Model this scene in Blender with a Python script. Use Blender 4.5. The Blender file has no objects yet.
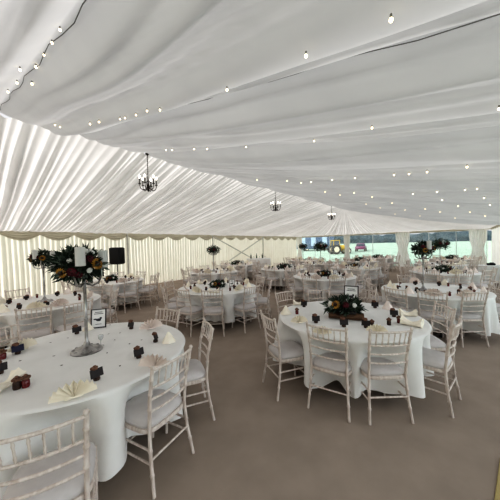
import bpy, bmesh, math, random
from mathutils import Vector, Matrix, noise
R=random.Random(7)
PI=math.pi; rad=math.radians
C=bpy.context.scene.collection
scn=bpy.context.scene
# ------------------------------------------------------------------ camera
CAMZ=1.75; F=250.0
YAW=rad(40.2); PITCH=-math.atan(5/250); ROLL=math.atan(0.024)
fwd=Vector((math.cos(YAW)*math.cos(PITCH),math.sin(YAW)*math.cos(PITCH),math.sin(PITCH)))
rgt=Vector((math.sin(YAW),-math.cos(YAW),0)); up=rgt.cross(fwd)
xc=rgt*math.cos(ROLL)-up*math.sin(ROLL); yc=up*math.cos(ROLL)+rgt*math.sin(ROLL)
cam=bpy.data.cameras.new('camera'); co=bpy.data.objects.new('camera',cam); C.objects.link(co)
cam.sensor_width=36; cam.lens=18; cam.clip_start=.05; cam.clip_end=800
M3=Matrix((xc,yc,-fwd)).transposed()
co.matrix_world=Matrix.Translation((0,0,CAMZ))@M3.to_4x4()
scn.camera=co
O=Vector((0,0,CAMZ))
def ray(px,py): return (fwd+xc*((px-250)/F)-yc*((py-250)/F))
def P(px,py,z=0.0):                       # measured photo point -> world point on height z
    d=ray(px,py); t=(z-CAMZ)/d.z; return O+d*t
def CF(r,d,z=0.0):                        # r metres right, d metres ahead (level)
    return Vector((math.cos(YAW)*d+math.sin(YAW)*r, math.sin(YAW)*d-math.cos(YAW)*r, z))
# ------------------------------------------------------------------ materials
def mat(name,c1,c2=None,rough=.7,metal=0,scale=8,bump=0,stretch=(1,1,1),trans=0,emit=0,spec=.3,bscale=None,sheen=0):
    m=bpy.data.materials.new(name); m.use_nodes=True; nt=m.node_tree; n=nt.nodes; l=nt.links
    b=n['Principled BSDF']; b.inputs['Roughness'].default_value=rough; b.inputs['Metallic'].default_value=metal
    b.inputs['Specular IOR Level'].default_value=spec
    c2=c2 or tuple(x*.88 for x in c1)
    tc=n.new('ShaderNodeTexCoord'); mp=n.new('ShaderNodeMapping'); mp.inputs['Scale'].default_value=stretch
    nz=n.new('ShaderNodeTexNoise'); nz.inputs['Scale'].default_value=scale; nz.inputs['Detail'].default_value=4
    rp=n.new('ShaderNodeValToRGB'); rp.color_ramp.elements[0].position=.35; rp.color_ramp.elements[1].position=.65
    rp.color_ramp.elements[0].color=(*c2,1); rp.color_ramp.elements[1].color=(*c1,1)
    l.new(tc.outputs['Object'],mp.inputs[0]); l.new(mp.outputs[0],nz.inputs[0]); l.new(nz.outputs[0],rp.inputs[0])
    l.new(rp.outputs[0],b.inputs['Base Color'])
    if bump:
        nb=n.new('ShaderNodeTexNoise'); nb.inputs['Scale'].default_value=bscale or scale*4; l.new(mp.outputs[0],nb.inputs[0])
        bp=n.new('ShaderNodeBump'); bp.inputs['Strength'].default_value=bump; bp.inputs['Distance'].default_value=.01
        l.new(nb.outputs[0],bp.inputs['Height']); l.new(bp.outputs[0],b.inputs['Normal'])
    if emit:
        b.inputs['Emission Color'].default_value=(*c1,1); b.inputs['Emission Strength'].default_value=emit
    if trans:
        tr=n.new('ShaderNodeBsdfTranslucent'); l.new(rp.outputs[0],tr.inputs['Color'])
        mx=n.new('ShaderNodeMixShader'); mx.inputs[0].default_value=trans
        out=n['Material Output']; l.new(b.outputs[0],mx.inputs[1]); l.new(tr.outputs[0],mx.inputs[2]); l.new(mx.outputs[0],out.inputs[0])
    return m
M={}
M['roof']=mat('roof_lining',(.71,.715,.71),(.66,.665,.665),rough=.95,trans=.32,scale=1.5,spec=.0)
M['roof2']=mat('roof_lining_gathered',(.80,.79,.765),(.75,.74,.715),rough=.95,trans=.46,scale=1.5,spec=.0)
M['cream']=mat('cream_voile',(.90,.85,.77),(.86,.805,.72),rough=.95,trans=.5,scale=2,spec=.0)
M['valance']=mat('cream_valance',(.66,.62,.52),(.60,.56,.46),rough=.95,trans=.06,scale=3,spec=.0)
M['curtain']=mat('ivory_curtain',(.90,.88,.85),(.86,.84,.80),rough=.95,trans=.45,scale=4,spec=.0)
M['carpet']=mat('taupe_carpet',(.38,.318,.268),(.335,.282,.238),rough=1,scale=3,bump=.35,bscale=260,spec=.05)
M['cloth']=mat('white_linen',(.80,.795,.775),(.76,.755,.735),rough=.9,scale=5,bump=.12,bscale=300,spec=.1)
M['lime']=mat('limewashed_beech',(.70,.64,.59),(.54,.46,.41),rough=.55,scale=22,stretch=(2,2,.5),bump=.15)
M['pad']=mat('ivory_seat_fabric',(.60,.57,.56),(.54,.51,.50),rough=.9,scale=8,bump=.1,bscale=200)
M['napkin']=mat('cream_napkin',(.90,.85,.74),(.86,.80,.68),rough=.85,scale=10)
M['napkin2']=mat('blush_napkin',(.86,.78,.73),(.80,.71,.65),rough=.85,scale=10)
M['black']=mat('black_card',(.045,.038,.038),(.03,.026,.028),rough=.6)
M['navy']=mat('navy_card',(.02,.022,.05),(.03,.03,.06),rough=.6)
M['brown']=mat('brown_dried_flower',(.22,.12,.08),(.10,.05,.035),rough=.8,scale=60)
M['darkbrown']=mat('chocolate_brown',(.07,.038,.026),(.035,.02,.015),rough=.5,scale=40)
M['red']=mat('deep_red_glass',(.16,.012,.015),(.10,.01,.012),rough=.2,spec=.6)
M['silver']=mat('silver_metal',(.45,.44,.43),(.28,.27,.26),rough=.28,metal=.85,scale=20)
M['wrought']=mat('dark_bronze',(.03,.022,.018),(.05,.035,.028),rough=.4,metal=.5)
M['candle']=mat('white_candle',(.82,.82,.79),(.78,.78,.76),rough=.5,scale=5,trans=.3)
M['leaf']=mat('dark_green_leaf',(.035,.055,.032),(.018,.03,.022),rough=.6,scale=30)
M['leaf2']=mat('sage_leaf',(.12,.15,.12),(.06,.085,.065),rough=.65,scale=25)
M['yellow']=mat('sunflower_petal',(.46,.25,.05),(.28,.14,.03),rough=.6,scale=40)
M['wine']=mat('wine_rose',(.10,.012,.02),(.05,.008,.012),rough=.6,scale=50)
M['white']=mat('white_flower',(.75,.74,.70),(.62,.61,.58),rough=.7,scale=40)
M['peach']=mat('peach_flower',(.62,.42,.32),(.50,.32,.24),rough=.7,scale=40)
M['wood']=mat('rustic_log',(.17,.10,.062),(.09,.052,.035),rough=.8,scale=18,stretch=(.4,2,2),bump=.5)
M['woodcut']=mat('cut_log_end',(.34,.22,.14),(.25,.15,.10),rough=.8,scale=25)
M['paper']=mat('white_paper',(.80,.80,.78),(.76,.76,.75),rough=.7)
M['ink']=mat('dark_ink',(.04,.04,.045),(.06,.06,.07),rough=.7)
M['metalgrey']=mat('grey_aluminium',(.40,.41,.41),(.33,.34,.34),rough=.45,metal=.4)
M['strap']=mat('grey_strap',(.62,.61,.57),(.55,.54,.50),rough=.8)
M['blackmetal']=mat('black_steel',(.012,.012,.013),(.02,.02,.02),rough=.45)
M['speaker']=mat('black_speaker_plastic',(.010,.010,.011),(.016,.016,.017),rough=.6,scale=60)
M['grille']=mat('black_speaker_grille',(.02,.02,.021),(.008,.008,.009),rough=.7,scale=400)
M['cord']=mat('grey_light_cord',(.20,.20,.19),(.15,.15,.14),rough=.7)
M['bulb']=mat('warm_bulb',(1,.84,.55),(1,.82,.52),emit=2.2)
M['cbulb']=mat('candle_bulb',(1,.93,.80),(1,.90,.75),emit=3.2)
M['bulbbase']=mat('bulb_cap',(.30,.28,.24),(.2,.2,.18),rough=.5)
M['grass']=mat('pale_field_grass',(.49,.60,.50),(.41,.53,.43),rough=1,scale=.6,spec=0)
M['hedge']=mat('hazy_hedge_leaves',(.085,.115,.125),(.04,.06,.075),rough=1,scale=1.5,spec=0)
M['tyellow']=mat('yellow_paint',(.62,.42,.05),(.55,.36,.04),rough=.4)
M['tyre']=mat('black_tyre',(.03,.03,.032),(.05,.05,.05),rough=.9)
M['hub']=mat('cream_wheel_hub',(.66,.60,.46),(.58,.52,.40),rough=.5)
M['darkglass']=mat('dark_glass',(.03,.045,.06),(.04,.06,.08),rough=.15,spec=.8)
M['maroon']=mat('plum_paint',(.17,.055,.11),(.14,.045,.09),rough=.35)
M['trailer']=mat('slate_blue_paint',(.11,.16,.23),(.08,.12,.18),rough=.6,scale=2)
M['panel']=mat('pale_blue_panel',(.42,.52,.60),(.36,.46,.55),rough=.5,scale=2)
M['glassware']=mat('glass_like',(.62,.63,.62),(.5,.5,.5),rough=.1,spec=.9)
M['bottle']=mat('green_bottle',(.03,.06,.035),(.02,.04,.025),rough=.2,spec=.7)
M['matyellow']=mat('yellow_edging',(.50,.41,.20),(.44,.36,.17),rough=.9,scale=20)
def pvc():
    m=bpy.data.materials.new('clear_window_pvc'); m.use_nodes=True; n=m.node_tree.nodes; l=m.node_tree.links
    n.remove(n['Principled BSDF'])
    t=n.new('ShaderNodeBsdfTransparent'); t.inputs[0].default_value=(.93,.96,.97,1)
    g=n.new('ShaderNodeBsdfGlossy'); g.inputs['Roughness'].default_value=.12
    nz=n.new('ShaderNodeTexNoise'); nz.inputs['Scale'].default_value=2
    mm=n.new('ShaderNodeMath'); mm.operation='MULTIPLY'; mm.inputs[1].default_value=.12
    mx=n.new('ShaderNodeMixShader'); l.new(nz.outputs[0],mm.inputs[0]); l.new(mm.outputs[0],mx.inputs[0])
    l.new(t.outputs[0],mx.inputs[1]); l.new(g.outputs[0],mx.inputs[2]); l.new(mx.outputs[0],n['Material Output'].inputs[0])
    return m
M['pvc']=pvc()
# ------------------------------------------------------------------ mesh helpers
class MB:
    def __init__(s): s.v=[]; s.f=[]
    def add(s,v,f):
        k=len(s.v); s.v+= [tuple(p) for p in v]; s.f+=[tuple(i+k for i in q) for q in f]; return s
    def box(s,c,d,rot=None,taper=1.0,bev=.0):
        x,y,z=(q/2 for q in d)
        if bev<=0:
            pts=[Vector((sx*x*(taper if sz>0 else 1),sy*y*(taper if sz>0 else 1),sz*z)) for sz in(-1,1) for sx,sy in((-1,-1),(1,-1),(1,1),(-1,1))]
            fs=[(3,2,1,0),(4,5,6,7),(0,1,5,4),(1,2,6,5),(2,3,7,6),(3,0,4,7)]
        else:
            b=min(bev,x*.9,y*.9,z*.9); pts=[];fs=[]
            prof=[(-z,b),(-z+b,0),(z-b,0),(z,b)]
            for zz,ins in prof:
                X,Y=x-ins,y-ins
                for cx_,cy_,a0 in((X-b,Y-b,0),(-X+b,Y-b,90),(-X+b,-Y+b,180),(X-b,-Y+b,270)):
                    for k in range(3):
                        a=rad(a0+45*k); pts.append(Vector((cx_+b*math.cos(a),cy_+b*math.sin(a),zz)))
            n=12
            for i in range(3):
                for j in range(n): fs.append((i*n+j,i*n+(j+1)%n,(i+1)*n+(j+1)%n,(i+1)*n+j))
            fs.append(tuple(reversed(range(n)))); fs.append(tuple(range(3*n,4*n)))
        if rot is not None: pts=[rot@p for p in pts]
        return s.add([p+Vector(c) for p in pts],fs)
    def tube(s,pts,rs,n=8,cap=True,closed=False):
        pts=[Vector(p) for p in pts]
        if not hasattr(rs,'__len__'): rs=[rs]*len(pts)
        V=[];Fc=[]; L=len(pts); prev=None
        for i,p in enumerate(pts):
            a=pts[(i-1)%L] if (i>0 or closed) else p; b=pts[(i+1)%L] if (i<L-1 or closed) else p
            t=(b-a).normalized()
            if prev is None:
                q=Vector((0,0,1)) if abs(t.z)<.9 else Vector((1,0,0)); u=t.cross(q).normalized()
            else:
                u=(prev-t*prev.dot(t)).normalized()
            prev=u; w=t.cross(u)
            for k in range(n):
                an=2*PI*k/n; V.append(p+(u*math.cos(an)+w*math.sin(an))*rs[i])
        for i in range(L if closed else L-1):
            j=(i+1)%L
            for k in range(n): Fc.append((i*n+k,i*n+(k+1)%n,j*n+(k+1)%n,j*n+k))
        if cap and not closed:
            Fc.append(tuple(reversed(range(n)))); Fc.append(tuple(range((L-1)*n,L*n)))
        return s.add(V,Fc)
    def lathe(s,prof,n=16,c=(0,0,0)):
        V=[];Fc=[]
        for r,z in prof:
            for k in range(n):
                a=2*PI*k/n; V.append((c[0]+r*math.cos(a),c[1]+r*math.sin(a),c[2]+z))
        m=len(prof)
        for i in range(m-1):
            for k in range(n): Fc.append((i*n+k,i*n+(k+1)%n,(i+1)*n+(k+1)%n,(i+1)*n+k))
        Fc.append(tuple(reversed(range(n)))); Fc.append(tuple(range((m-1)*n,m*n)))
        return s.add(V,Fc)
    def ball(s,c,r,n=8,m=6,sc=(1,1,1)):
        prof=[(max(1e-4,math.sin(PI*i/m)),-math.cos(PI*i/m)) for i in range(m+1)]
        V=[];Fc=[]
        for a,z in prof:
            for k in range(n):
                t=2*PI*k/n; V.append((c[0]+r*sc[0]*a*math.cos(t),c[1]+r*sc[1]*a*math.sin(t),c[2]+r*sc[2]*z))
        for i in range(m):
            for k in range(n): Fc.append((i*n+k,i*n+(k+1)%n,(i+1)*n+(k+1)%n,(i+1)*n+k))
        return s.add(V,Fc)
    def leafcard(s,p,d,w,L):
        p=Vector(p); d=Vector(d).normalized(); q=Vector((R.uniform(-1,1),R.uniform(-1,1),R.uniform(-1,1)))
        sd=d.cross(q).normalized()*w; nn=d.cross(sd).normalized()*w*.5
        V=[p,p+d*L*.45+sd+nn,p+d*L-nn,p+d*L*.45-sd+nn,p+d*L*.5]
        return s.add(V,[(0,1,4),(1,2,4),(2,3,4),(3,0,4)])
    def mesh(s,name,m,smooth=True):
        me=bpy.data.meshes.new(name); me.from_pydata(s.v,[],s.f); me.update()
        if smooth:
            for p in me.polygons: p.use_smooth=True
            try: me.set_sharp_from_angle(angle=rad(50))
            except Exception: pass
        me.materials.append(M[m] if isinstance(m,str) else m); return me
    def build(s,name,m,parent=None,smooth=True):
        return mkobj(name,s.mesh(name,m,smooth),parent)
def mkobj(name,me,parent=None):
    o=bpy.data.objects.new(name,me); C.objects.link(o)
    if parent is not None: o.parent=parent
    return o
LBL={}
def tag(o,label,cat,group=None):
    n=len(label.replace(',',' ').split()); assert 4<=n<=16,(n,label)
    o['label']=label; o['category']=cat
    if group: o['group']=group
    return o
def stru(o): o['kind']='structure'; return o
def empty(name,loc=(0,0,0),rz=0):
    o=bpy.data.objects.new(name,None); C.objects.link(o); o.location=loc; o.rotation_euler=(0,0,rz); o.empty_display_size=.05; return o
class Proto:
    """a kind of thing: spec = [(name, mesh, [sub-spec])]"""
    def __init__(s,name,spec): s.name=name; s.spec=spec
    def put(s,loc,rz,label,cat,group=None,tilt=None,scale=None):
        if len(s.spec)==1 and not s.spec[0][2]:
            r=mkobj(s.name,s.spec[0][1]); r.location=loc; r.rotation_euler=(0,0,rz)
        else:
            r=empty(s.name,loc,rz)
            def rec(par,spec):
                for nm,me,sub in spec:
                    c=mkobj(nm,me,par); rec(c,sub)
            rec(r,s.spec)
        if scale: r.scale=(scale,)*3
        tag(r,label,cat,group); return r
# ------------------------------------------------------------------ shell dimensions
XA,XB,XH=-6.0,19.9,14.2          # gable behind, hip end wall, hip apex
YR,YL,YN=5.0,11.3,-1.36          # ridge, left wall, near wall
ZR,ZE=3.74,2.40
def nz(*a): return noise.noise(Vector((a+(0,0,0))[:3]))
seams=[-6,-4.6,-3.2,-1.9,-.7,.45,1.4,2.55,4.55,6.5,8.5,10.4,12.3,XH]
def near_down(X,v):               # how far the lining hangs under the near roof plane
    for a,b in zip(seams,seams[1:]):
        if X<=b: break
    t=(X-a)/(b-a); w=b-a
    env=math.sin(PI*max(0,min(1,v)))**.5*.6+.4
    bil=.11*w**.6*(abs(math.sin(PI*t))**.7)
    xx=X+.10*nz(X*.7,v*2.2,3.1)+.16*v*nz(X*.5,7.7,0)+.05*nz(X*2,v*5,1)
    s1=xx/.40+1.3*nz(xx*.9,1.7,v*.8); s2=xx/.21+1.2*nz(xx*1.6,5.2,v*1.5)
    a1=.05+.07*max(0,nz(X*1.3,v*1.4,9)+.3); a2=.022+.05*max(0,nz(X*1.1,v*1.6,4)+.1)
    edge=min(1,abs(math.sin(PI*t))*2.2)
    return (bil+(1.15*a1*abs(math.sin(PI*s1))**.62+a2*abs(math.sin(PI*s2)))*edge)*env
def near_z(X,Y):
    v=(YR-Y)/(YR-YN); return ZR-(ZR-ZE)*v-near_down(X,v)
def grid(name,m,nu,nv,fn,mirror=False):
    V=[];Fc=[]
    for i in range(nu+1):
        for j in range(nv+1): V.append(tuple(fn(i/nu,j/nv)))
    for i in range(nu):
        for j in range(nv):
            a=i*(nv+1)+j; Fc.append((a,a+nv+1,a+nv+2,a+1))
    mb=MB(); mb.add(V,Fc); me=bpy.data.meshes.new(name); me.from_pydata(V,[],Fc); me.update()
    for p in me.polygons: p.use_smooth=True
    me.materials.append(M[m] if isinstance(m,str) else m)
    return mkobj(name,me)
def f_near(u,w):
    X=XA+(XH-XA)*u; Y=YR+(YN-YR)*w
    return (X,Y,near_z(X,Y))
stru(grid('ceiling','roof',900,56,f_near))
def gath(x,v,per,amp,seed):
    xx=x+.05*nz(x*.8,v*1.8,seed)+.03*nz(x*3,v*3,seed)
    s1=xx/per+1.0*nz(xx*1.1,seed,v*.5); s2=xx/(per*2.7)+.9*nz(xx*.6,seed+5,v*.4)
    k=.45+.9*max(0,.5+nz(x*.9,v*.9,seed+2))
    return amp*k*(abs(math.sin(PI*s1))+1.25*abs(math.sin(PI*s2)))
def f_far(u,w):
    X=XA+(XH-XA)*u; Y=YR+(YL-YR)*w
    z=ZR-(ZR-ZE)*w - gath(X,w,.15,.055,11)*(.5+.5*min(1,w*5))*(1 if w<.93 else (1-w)/.07*.8+.2)-.06*math.sin(PI*w)
    return (X,Y,z)
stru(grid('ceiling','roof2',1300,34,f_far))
per=[(XH,YL),(XB,YL),(XB,YN),(XH,YN)]
lens=[XB-XH,YL-YN,XB-XH]; LT=sum(lens)
def f_hip(u,w):
    s=u*LT; k=0
    while k<2 and s>lens[k]: s-=lens[k]; k+=1
    t=min(1,s/lens[k]); bx=per[k][0]+(per[k+1][0]-per[k][0])*t; by=per[k][1]+(per[k+1][1]-per[k][1])*t
    x=XH+(bx-XH)*w; y=YR+(by-YR)*w
    S=u*LT
    z=ZR-(ZR-ZE)*w-gath(S,w*.3,.22,.05,31)*min(1,w*1.3)*(1 if w<.93 else (1-w)/.07*.8+.2)-.08*math.sin(PI*w)
    return (x,y,z)
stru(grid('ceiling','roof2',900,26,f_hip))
# walls
def curtainwall(name,p0,p1,z0,z1,m,per_=.15,amp=.03,seed=2,res=.02):
    L=math.hypot(p1[0]-p0[0],p1[1]-p0[1]); dx=(p1[0]-p0[0])/L; dy=(p1[1]-p0[1])/L; nx,ny=-dy,dx
    def fn(u,w):
        s=L*u; a=amp*(.5+.6*w)
        off=a*(math.sin(2*PI*(s/per_+.8*nz(s*.8,seed,w*.4)))+.5*math.sin(2*PI*s/(per_*2.3)+2*nz(s,seed+3,w)))
        return (p0[0]+dx*s+nx*off,p0[1]+dy*s+ny*off,z1+(z0-z1)*w)
    return grid(name,m,int(L/res),10,fn)
stru(curtainwall('wall_left',(XA,YL),(XB,YL),.02,ZE+.05,'cream'))
stru(curtainwall('wall_back',(XA,YN),(XA,YL),.02,ZE+.05,'cream',res=.04))
stru(curtainwall('wall_right',(14.9,YN),(XB,YN),.02,ZE+.05,'curtain'))
# gable triangle above the wall behind the camera
g=MB(); g.add([(XA,YN,ZE),(XA,YL,ZE),(XA,YR,ZR)],[(0,1,2)]); stru(g.build('wall_gable','roof2'))
# swagged valance
def valance(name,p0,p1,nrm,n,drop=.12,dip=.20):
    L=math.hypot(p1[0]-p0[0],p1[1]-p0[1]); dx=(p1[0]-p0[0])/L; dy=(p1[1]-p0[1])/L
    def fn(u,w):
        s=u*n; t=s-math.floor(s); sag=math.sin(PI*t)
        zb=ZE+.0-drop-dip*sag; z=ZE+.02+(zb-ZE-.02)*w
        off=.05+.045*sag*(.3+math.sin(PI*w))+.014*math.sin(w*26+2*sag)*(.3+sag)
        if w>.94: off*=.75
        return (p0[0]+dx*L*u+nrm[0]*off,p0[1]+dy*L*u+nrm[1]*off,z)
    return stru(grid(name,'valance',n*12,18,fn))
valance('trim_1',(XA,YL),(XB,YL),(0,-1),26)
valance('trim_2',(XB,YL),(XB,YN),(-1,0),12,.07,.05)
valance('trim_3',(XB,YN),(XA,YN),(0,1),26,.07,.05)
# floor
f=MB(); f.box(((XA+XB)/2,(YN+YL)/2,-.02),(XB-XA+.2,YL-YN+.2,.04)); stru(f.build('floor','carpet',smooth=False))
# field, hedge
f=MB(); f.add([(-150,-200,-.05),(30,-200,-.05),(30,250,-.05),(-150,250,-.05),(100,-200,1.45),(100,250,1.45),(400,-200,1.45),(400,250,1.45)],[(0,1,2,3),(1,4,5,2),(4,6,7,5)]); o=f.build('ground','grass',smooth=False); stru(o)
hp=[]
def f_hedge(u,w):
    y=-60+170*u; x=88+10*math.sin(u*3)
    h=4.3+.7*nz(y*.12,3,0)+.5*nz(y*.5,8,0)
    b=1.2*math.sin(PI*w)+.8*nz(y*.6,w*4,2)
    if w<=.5: return (x-2.5*w*2*0-b,y,h*w*2-.05)
    return (x+(w-.5)*8,y,h*(1-.3*(w-.5)*2)+.3*nz(y,w*5,1))
hd=grid('field_hedge','hedge',420,22,f_hedge); tag(hd,'long dark blue-grey hedge along the far edge of the field','hedge')
# ------------------------------------------------------------------ openings at the hip end and near side
wy=[10.95,6.85,3.1,YN+.1]
for k in range(3):
    a,b=wy[k]-.12,wy[k+1]+.12
    r=stru(bpy.data.objects.new('window_%d'%(k+1),None)); C.objects.link(r); r.location=(XB+.02,(a+b)/2,0)
    mb=MB(); mb.box((0,0,1.17),(.012,a-b,2.26)); q=mb.build('window_pane','pvc',r,False)
    mb=MB()
    mb.box((.02,0,.05),(.05,a-b,.06)); mb.box((.02,0,2.31),(.05,a-b,.06))
    nn=[3,2,3][k]
    for i in range(nn+1):
        mb.box((.02,(b-a)/2+(a-b)*i/nn,1.18),(.03,.03,2.3))
    mb.build('window_frame','paper',r,False)
# near side: clear windows in bays nearer the camera
k=4
for xa in (-5.9,-1.0,4.0,9.4):
    xb=min(xa+4.8,14.85)
    r=stru(bpy.data.objects.new('window_%d'%k,None)); C.objects.link(r); r.location=((xa+xb)/2,YN,0); k+=1
    mb=MB(); mb.box((0,0,1.17),(xb-xa,.012,2.26)); mb.build('window_pane','pvc',r,False)
    mb=MB()
    mb.box((0,0,.05),(xb-xa,.05,.06)); mb.box((0,0,2.31),(xb-xa,.05,.06))
    for i in range(3): mb.box(((i-1)*(xb-xa)/2,0,1.18),(.05,.05,2.3))
    mb.build('window_frame','metalgrey',r,False)
def gathered_curtain(x,y,wid,label,face):
    # face 0: hangs in hip wall (spread along Y)
    def fn(u,w):
        z=2.36*(1-w)+.02
        pin=1-.34*math.exp(-((z-1.2)/.45)**2); t=(u-.5)*wid*pin
        off=.05*math.sin(u*2*PI*7)*pin+.02*math.sin(u*40)
        return (x-.10+off,y+t,z) if face==0 else (x+t,y+.10+off,z)
    o=grid('curtain','curtain',70,24,fn)
    return tag(o,label,'curtain')
gathered_curtain(XB-.05,6.8,.5,'ivory gathered curtain between the tractor window and the plum car window','0' and 0)
gathered_curtain(XB-.05,3.05,.85,'ivory tied curtain left of the wide green field window',0)
gathered_curtain(XB-.05,-.75,.8,'ivory tied curtain at the far right corner of the marquee',0)
gathered_curtain(XB-.05,10.95,.55,'ivory curtain in the far left corner beside the tractor window',0)
# wall posts and cross-brace
for X in (0.1,4.94,9.9,14.8):
    mb=MB(); mb.box((X,YL-.07,1.2),(.07,.05,2.36)); stru(mb.build('wall_post','strap',smooth=False))
mb=MB()
for a,b in(((9.9,2.3),(14.8,.25)),((14.8,2.3),(9.9,.25))):
    mb.tube([(a[0],YL-.12,a[1]),(b[0],YL-.12,b[1])],.035,6)
o=mb.build('cross_brace','strap'); tag(o,'grey diagonal cross-brace straps against the cream left wall','brace')
# ------------------------------------------------------------------ outside things
def wheel(mb1,mb2,x,y,z,r,w):
    n=20
    def ring(rr,yy): return [(x+rr*math.cos(2*PI*i/n),yy,z+rr*math.sin(2*PI*i/n)) for i in range(n)]
    def disc(mb,prof):
        V=[];Fc=[]
        for rr,yy in prof: V+=ring(rr,y+yy)
        for i in range(len(prof)-1):
            for j in range(n): Fc.append((i*n+j,i*n+(j+1)%n,(i+1)*n+(j+1)%n,(i+1)*n+j))
        Fc.append(tuple(range(n))); Fc.append(tuple(range((len(prof)-1)*n,len(prof)*n))); mb.add(V,Fc)
    disc(mb1,[(r*.6,-w/2),(r*.95,-w/2),(r,-w/2+.05),(r,w/2-.05),(r*.95,w/2),(r*.6,w/2)])
    disc(mb2,[(r*.2,-w*.56),(r*.58,-w*.5),(r*.58,w*.5),(r*.2,w*.56)])
def at_px(px,d): # ground point in the field under a given column at level distance d
    p=CF((px-250)/F*d,d); p.z=-.05+max(0,p.x-30)*1.5/70; return p
t=at_px(338,37); tr=empty('tractor',t,YAW-PI/2+rad(8)); 
# local x = to the right as seen, y = away
mb=MB(); mb.box((1.1,0,1.35),(1.9,1.0,.85),bev=.12); mb.box((2.1,0,1.1),(.5,.8,.7),bev=.1); mb.box((-.2,0,.95),(1.6,.9,.5)); mb.build('tractor_body','tyellow',tr)
mb=MB(); mb.box((-.55,0,2.05),(1.35,1.3,1.25),taper=.86); mb.build('cab_glass','darkglass',tr)
mb=MB(); mb.box((-.55,0,2.74),(1.45,1.4,.14),bev=.05)
for sx in(-1,1):
    for sy in(-1,1): mb.tube([(-.55+sx*.68,sy*.66,1.42),(-.55+sx*.6,sy*.58,2.7)],.05,6)
mb.build('cab_frame','tyellow',tr)
for x,r_,w_ in((-.8,.95,.5),(1.7,.62,.35)):
    for sy in(-.85,.85):
        a=MB();b=MB(); wheel(a,b,x,sy,r_,r_,w_); q=a.build('wheel','tyre',tr); b.build('wheel_hub','hub',q)
mb=MB(); mb.tube([(1.5,.3,1.7),(1.5,.3,2.5)],.05,8); mb.build('exhaust_pipe','blackmetal',tr)
tr.scale=(.74,)*3; tag(tr,'yellow tractor with dark cab parked in the field outside','tractor')
t=at_px(361,42); cr=empty('car',t,YAW-PI/2+rad(60))
mb=MB(); mb.box((0,0,.72),(4.0,1.7,.62),bev=.14); mb.box((-.2,0,1.25),(2.3,1.5,.6),taper=.8,bev=.0); mb.build('car_body','maroon',cr)
mb=MB(); mb.box((-.2,0,1.24),(2.1,1.54,.40),taper=.85); mb.box((-.2,0,1.24),(2.34,1.3,.38),taper=.85); mb.build('car_window','darkglass',cr)
for x in(-1.25,1.25):
    for sy in(-.8,.8):
        a=MB();b=MB(); wheel(a,b,x,sy,.33,.33,.22); q=a.build('wheel','tyre',cr); b.build('wheel_hub','hub',q)
cr.scale=(.85,)*3; tag(cr,'plum coloured car parked on the grass right of the tractor','car')
t=at_px(315,50); ca=empty('trailer_cabin',t,YAW-PI/2)
mb=MB(); mb.box((0,0,1.65),(7.0,2.4,2.6),bev=.08); mb.build('cabin_body','trailer',ca)
for x in(-2.6,-.6,1.6): 
    mb=MB(); mb.box((x,-1.22,1.8),(.9,.05,1.7)); mb.build('side_panel','panel',ca,False)
for x in(-1.8,1.8):
    for sy in(-1.0,1.0):
        a=MB();b=MB(); wheel(a,b,x,sy,.4,.4,.22); q=a.build('wheel','tyre',ca); b.build('wheel_hub','hub',q)
mb=MB(); mb.box((3.9,0,.5),(1.0,.1,.1)); mb.tube([(4.3,0,.5),(4.3,0,.0)],.04,6); mb.build('tow_bar','blackmetal',ca)
tag(ca,'slate blue trailer cabin with pale panels left of the tractor','trailer')
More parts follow.
